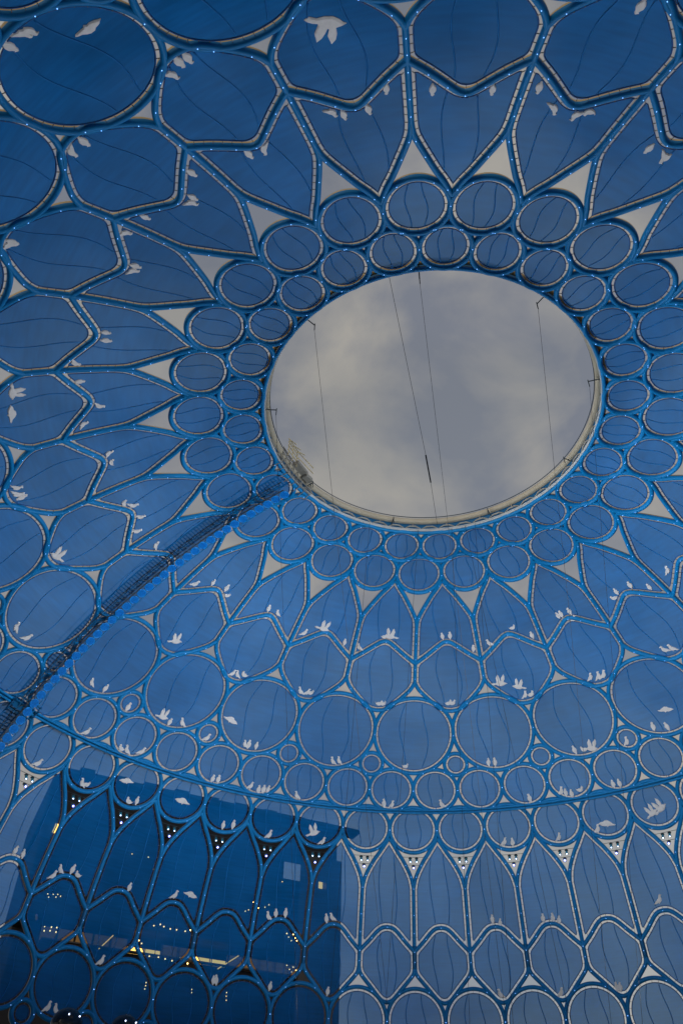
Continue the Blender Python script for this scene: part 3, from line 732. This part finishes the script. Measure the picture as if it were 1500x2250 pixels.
bulbs = [(105, 1965), (107, 1972), (117, 1966), (127, 1966), (133, 1970), (123, 1972), (98, 2037), (97, 2046), (113, 2038), (125, 2039), (110, 2046), (123, 2049),
         (338, 2035), (352, 2032), (360, 2037), (374, 2042), (388, 2044), (407, 2047), (418, 2045), (305, 2067), (311, 2074), (308, 2090), (328, 2102), (348, 2104),
         (363, 2108), (378, 2112), (396, 2106), (412, 2118), (430, 2120), (630, 2052), (634, 2060), (644, 2054), (648, 2062), (652, 2068), (640, 2068),
         (630, 2122), (636, 2131), (644, 2126), (650, 2133), (641, 2137), (290, 1877), (326, 1884), (539, 2003), (546, 2000), (556, 1983), (568, 1996), (582, 1994), (591, 1989),
         (321, 2160), (320, 2167), (318, 2174), (421, 2175), (421, 2182), (498, 2182), (497, 2190), (497, 2199), (620, 1938)]
for i, (u, v) in enumerate(bulbs):
    a_, z_ = fac(u, v, .6); c = A0*np.array((1, 1, 0))+U*a_-Wn*.6-bb; c[2] = z_; h = r_b*(1.15 if 6 < i < 12 or 12 <= i < 30 else .85)
    mb.box(c, U*h, Wn*h, (0, 0, h))
tag(mb.build('ceiling_lamp_row', 'bulb', bld), kind='stuff')

# ------------------------------------------------------------------ dark pods at the foot of the picture
POD_R, POD_Z, POD_B = 51.5, 21.6, 1.55           # the pods stand in a ring inside the wall
def pod(k, z, label, lit=True, group=None):
    ang = PI/2-PHI0+2*PI*k/NF; c = Vector((POD_R*math.cos(ang), POD_R*math.sin(ang), 0)); r = POD_B
    e = empty('projector_pod', c); mb = MB()
    n1_, n2_ = 24, 12; V = []; F = []
    for i in range(n2_+1):
        f = PI*i/n2_
        for j in range(n1_): V.append((r*math.sin(f)*math.cos(2*PI*j/n1_), r*math.sin(f)*math.sin(2*PI*j/n1_), z+r*math.cos(f)))
    for i in range(n2_):
        for j in range(n1_): F.append((i*n1_+j, (i+1)*n1_+j, (i+1)*n1_+(j+1) % n1_, i*n1_+(j+1) % n1_))
    mb.add(V, F); mb.build('globe', 'black_gloss', e, smooth=True)
    mb = MB(); mb.tube([(0, 0, 0), (0, 0, z-r*.9)], [.35, .22], 10); mb.build('mast', 'dark_steel', e)
    inw = Vector((-math.cos(ang), -math.sin(ang), 0)); sd_ = Vector((-inw.y, inw.x, 0))
    for q in (-.36, .36):
        d = (inw*.80+sd_*q+Vector((0, 0, .42))).normalized(); p0 = d*r*.97+Vector((0, 0, z)); p1 = d*r*1.05+Vector((0, 0, z))
        mb = MB(); mb.tube([p0, p1], [.06, .05], 10, ref=(0.3, 0.1, 1)); mb.build('projector_lens', 'lens', e)
    if lit:
        ld = bpy.data.lights.new('projector_beam', 'SPOT'); ld.energy = LAMP_WATTS*(1.0 if c.y < 0 else 0.37); ld.color = LAMP_COLOR
        ld.spot_size = R_(46); ld.spot_blend = 0.9; ld.shadow_soft_size = 0.3
        lo = bpy.data.objects.new('projector_beam', ld); COL.objects.link(lo); lo.parent = e
        lo.location = inw*(r+.25)+Vector((0, 0, z+.7))
        lo.rotation_euler = (inw*1.0+Vector((0, 0, POD_AIM+(.08 if z < 15 else 0)))).to_track_quat('-Z', 'Y').to_euler()
    tag(e, label, 'pod', group)
def pod_k(u, v):
    d = ray(u, v); t = np.arange(20, 140, .05); Q = np.array(cam_pos)+t[:, None]*np.array(d)
    i = int(np.argmax(np.hypot(Q[:, 0], Q[:, 1]) > POD_R)); q = Q[i]
    return (math.atan2(q[1], q[0])-(PI/2-PHI0))*NF/(2*PI) % NF, float(q[2])
k1, z1 = pod_k(145, 2254); k2, z2 = pod_k(272, 2268)
pod(k1, z1, 'black globe projector pod on a mast, left of two at the bottom left edge', True, 'projector pods')
pod(k2, z2, 'black globe projector pod on a mast, right of two at the bottom left edge', False, 'projector pods')
for i in range(1, 18):
    kk = k1-1.5*i; aa = PI/2-PHI0+2*PI*kk/NF; zz = 20.5 if POD_R*math.sin(aa) > -20 else 12.0
    if in_view(np.array([[POD_R*math.cos(aa), POD_R*math.sin(aa), zz+q] for q in (-1.5, 0, 1.5)]), 8 if zz > 15 else 420): continue
    pod(kk, zz, 'black globe projector pod on a mast below the picture', True, 'projector pods out of sight')

# ------------------------------------------------------------------ doves
OUT = {
 'side': [(-.62, -.10), (-.45, .05), (-.25, .30), (-.02, .52), (.06, .70), (.10, .86), (.20, .95), (.30, .90), (.42, .84), (.31, .80), (.30, .66), (.36, .48), (.34, .28), (.22, .10), (.10, .0), (.06, -.06), (-.02, -.06), (-.06, .0), (-.20, -.02), (-.40, -.12)],
 'upright': [(-.10, -.22), (-.18, 0), (-.27, .25), (-.25, .5), (-.13, .7), (-.10, .86), (0, .97), (.1, .90), (.19, .84), (.1, .79), (.14, .66), (.27, .45), (.26, .2), (.15, 0), (.07, -.05), (.02, -.22)],
 'preen': [(-.52, .42), (-.40, .30), (-.30, .34), (-.12, .44), (.08, .46), (.20, .56), (.24, .70), (.34, .72), (.40, .62), (.48, .56), (.40, .52), (.42, .32), (.34, .12), (.16, -.02), (-.10, -.04), (-.28, .06), (-.40, .18)],
 'fly_up': [(-.95, -.02), (-.72, .08), (-.45, .12), (-.38, .25), (-.52, .70), (-.42, 1.15), (-.26, 1.0), (-.10, .70), (0, .42), (.08, .48), (.02, .85), (.20, 1.28), (.36, 1.05), (.40, .75), (.34, .42), (.48, .36), (.60, .32), (.76, .24), (.62, .18), (.45, .02), (.2, -.12), (-.15, -.14), (-.45, -.06), (-.75, -.16)],
 'fly_glide': [(-1.0, .05), (-.72, .14), (-.5, .34), (-.28, .46), (-.02, .46), (.14, .34), (.30, .32), (.42, .30), (.52, .22), (.66, .15), (.50, .08), (.34, -.02), (.08, -.10), (-.10, -.06), (-.22, -.18), (-.34, -.06), (-.55, -.06), (-.9, -.04)],
 'fly_land': [(-.20, -.30), (-.12, .0), (-.30, .10), (-.70, .02), (-.98, .30), (-1.0, .62), (-.78, .50), (-.55, .62), (-.30, .48), (-.10, .52), (-.05, .68), (.05, .74), (.15, .66), (.12, .52), (.32, .50), (.55, .66), (.82, .56), (1.02, .70), (1.0, .32), (.72, .04), (.30, .08), (.16, -.02), (.22, -.30), (.02, -.24)],
}
DM = {}
for nm, o in OUT.items():
    o = np.array(o); c = o.mean(0); mb = MB(); n = len(o)
    # rounded relief: full outline at the back, swelling body in front
    inn = c+(o-c)*0.86
    V = [(x, y, 0.05) for x, y in o]+[(x, y, 0.0) for x, y in o]+[(x, y, -0.07) for x, y in inn]
    F = []
    for i in range(n):
        j = (i+1) % n; F.append((i, j, n+j, n+i)); F.append((n+i, n+j, 2*n+j, 2*n+i))
    for t in tessellate_polygon([[Vector((x, y, 0)) for x, y in inn]]): F.append(tuple(2*n+i for i in t))
    for t in tessellate_polygon([[Vector((x, y, 0)) for x, y in o]]): F.append(tuple(t))
    mb.add(V, F); DM[nm] = mb.build('dove', 'dove_white', mesh_only=True)
D = """s 40 66;s 52 60;u 8 94;g 195 52;s 370 156;u 384 126;u 405 116;s 148 326;u 174 303;s 10 536;u 16 528;u 540 330;s 576 318;u 413 372;s 412 440;u 416 428;u 311 472;s 266 508
L 720 40;u 752 243;s 724 238;u 806 230;u 848 186;u 951 186;u 1084 187;u 1187 182;s 1218 228;s 1270 244;p 1299 238;u 1415 2;u 1434 318;s 1465 337;u 1470 340
s 283 592;u 288 580;u 224 728;u 224 746;s 157 796;u 167 838;s 210 892;s 176 934;f 23 862;g 20 906;s 232 998;p 240 1018;s 30 1074;s 30 1088;u 40 1096;p 268 1108;s 286 1113;s 303 1138;s 294 1170;s 338 1203;f 122 1226
s 424 1287;u 465 1284;u 494 1297;p 496 1311;u 588 1342;s 609 1352;p 581 1358;s 666 1395;f 708 1384;u 756 1416;s 789 1427;p 843 1402;f 857 1402;f 384 1412
s 508 1484;s 520 1487;p 535 1487;s 660 1524;s 673 1526;p 680 1526;p 831 1550;p 840 1550
u 972 1403;u 988 1402;u 1040 1430;s 1077 1418;p 1126 1383;u 1170 1401;u 1228 1357;u 1235 1354;u 1253 1348;p 1260 1364;u 1357 1304;p 1352 1317;u 1387 1290;u 1429 1294;s 1469 1258;s 1464 1432;s 1480 1429
f 1098 1505;f 1139 1512;s 1154 1532;p 1167 1530;s 1298 1493;s 1316 1491;s 1326 1489;p 985 1549;p 993 1549
u 465 1718;u 477 1719;s 548 1733;u 566 1742;u 577 1741;u 587 1740;s 652 1755;u 843 1772;s 860 1774;s 972 1774;s 537 1641;u 545 1642;u 561 1644;g 508 1587;s 451 1627
s 731 1678;s 744 1677;p 889 1688;u 489 1820;u 511 1819;s 589 1841;f 689 1834;s 706 1855;u 1073 1681;u 1087 1681;u 1264 1654;p 1284 1651;f 1299 1648;g 1466 1562;u 1437 1603;u 1468 1602;s 1378 1636
u 1165 1761;s 1233 1746;u 1244 1748;u 1257 1750;p 1274 1740;u 1349 1729;u 1363 1727;f 1435 1790;f 1454 1780;s 1313 1829;g 1329 1814;s 1107 1857;u 1126 1858;s 1228 1846;s 1448 1985
s 31 1384;s 53 1406;s 199 1505;u 227 1518;u 278 1560;f 355 1578;u 370 1592;s 399 1594;s 186 1614;p 264 1649;s 277 1655;s 307 1657;s 78 1683;s 178 1727;p 187 1728;g 274 1719;p 281 1766;u 299 1766;g 396 1763;s 10 1628
u 30 1876;u 48 1884;s 113 1931;s 132 1918;u 156 1918;p 169 1928;u 282 1957;s 381 1974;g 420 1971;s 219 2120;u 468 2162;u 474 2162;u 592 2175;s 590 2021;s 102 2222;s 121 2226
u 605 2014;u 626 2014;u 717 2026;s 731 2023;u 719 2186;u 1083 2028;u 1099 2035;u 1193 2025;u 1215 2024;u 1228 2029;s 1101 2193;s 1232 2189;u 1357 2177;u 1364 2177"""
TY = {'s': 'side', 'u': 'upright', 'p': 'preen', 'f': 'fly_up', 'g': 'fly_glide', 'L': 'fly_up'}
ROWLAB = {'rim_circle': 'round panel at skylight', 'crown_circle': 'round panel above petals', 'petal': 'petal panel', 'hexagon': 'large hexagonal panel',
          'large_circle': 'large round panel', 'tiny_circle': 'tiny round panel', 'upper_circle': 'round panel above rail', 'lower_circle': 'round panel below rail',
          'lancet': 'tall lancet panel', 'shield': 'lower hexagonal panel', 'base_circle': 'lowest round panel', 'base_tiny': 'lowest tiny panel'}
birds = []
for it in D.replace('\n', ';').split(';'):
    if not it.strip(): continue
    c, u, v = it.split(); u = float(u); v = float(v); k, s_ = px_to_dome(u, v, 0.05)
    best = None
    for rn, (pn, cnt, k0, outl, cs, circ) in ROWS.items():
        st = NF/cnt; i = round((k-k0)/st) % cnt; kk = k0+i*st; dk = (k-kk+NF/2) % NF-NF/2
        x = dk*2*PI*rad(s_)/NF
        P = np.array([[x, s_-0.45]]); ins = inside(P, outl)[0]; dd = -1 if ins else float(seg_dist(P, outl)[0])
        if best is None or dd < best[0]: best = (dd, rn, kk)
    birds.append(dict(t=c, u=u, v=v, k=k, s=s_, row=best[1], kk=best[2]))
from collections import defaultdict
grp = defaultdict(list)
for b in birds: grp[(b['row'], round(b['kk'], 2))].append(b)
NUM = {2: 'two', 3: 'three', 4: 'four', 5: 'five', 6: 'six'}
for (rn, kk), bs in grp.items():
    st = NF/ROWS[rn][1]; dg = (17.93-kk+NF/2) % NF-NF/2
    n_ = int(math.ceil(abs(dg)/st-1e-6)); n_ = max(n_, 1); side = 'right' if dg > 0 else 'left'
    if abs(dg) < 0.1: cell = '%s crossed by gantry' % ROWLAB[rn]
    elif n_ <= 20: cell = '%s %s %s of gantry' % (ORD[n_-1], ROWLAB[rn], side)
    else: cell = ROWLAB[rn]+' near right edge'
    bs.sort(key=lambda b: b['u'])
    for i, b in enumerate(bs):
        fl = b['t'] in 'fgL'
        if len(bs) == 1: pre = 'white dove %s' % ('flying' if fl else 'perched')
        elif len(bs) <= 2: pre = 'white %s dove, %s of two' % ('flying' if fl else 'perched', ('left', 'right')[i])
        else: pre = 'white %s dove, %s of %s,' % ('flying' if fl else 'perched', ORD[i], NUM.get(len(bs), str(len(bs))))
        b['label'] = pre+' on '+cell
for q, b in enumerate(birds):
    fl = b['t'] in 'fgL'
    sz = {'s': 1.04, 'u': 1.02, 'p': 1.0, 'f': 1.15, 'g': 1.25, 'L': 1.5}[b['t']]*(0.92+0.16*random.random())
    if b['s'] < 30 and not fl and b['row'] in ('petal',): sz *= 0.92
    off = 0.0
    P = S(0, b['s'], off, b['k']); nrm = Vector(SN(0, b['s'], b['k'])); up = Vector(S(0, b['s']-.1, 0, b['k'])-S(0, b['s'], 0, b['k'])).normalized()
    rt = up.cross(-nrm)             # to the right as seen from inside
    R3 = Matrix((rt, up, -nrm)).transposed() @ Matrix.Rotation(random.uniform(-.45, .45) if fl else random.uniform(-.12, .12), 3, 'Z')
    o = link('dove', DM[TY[b['t']]]); o.location = P
    flip = -1 if random.random() < 0.45 else 1
    o.matrix_world = Matrix.Translation(P) @ R3.to_4x4() @ Matrix.Diagonal((sz*flip, sz, -1.0, 1))
    tag(o, b['label'], 'dove', 'white doves on the dome panels')
print('objects', len(bpy.data.objects), 'birds', len(birds))
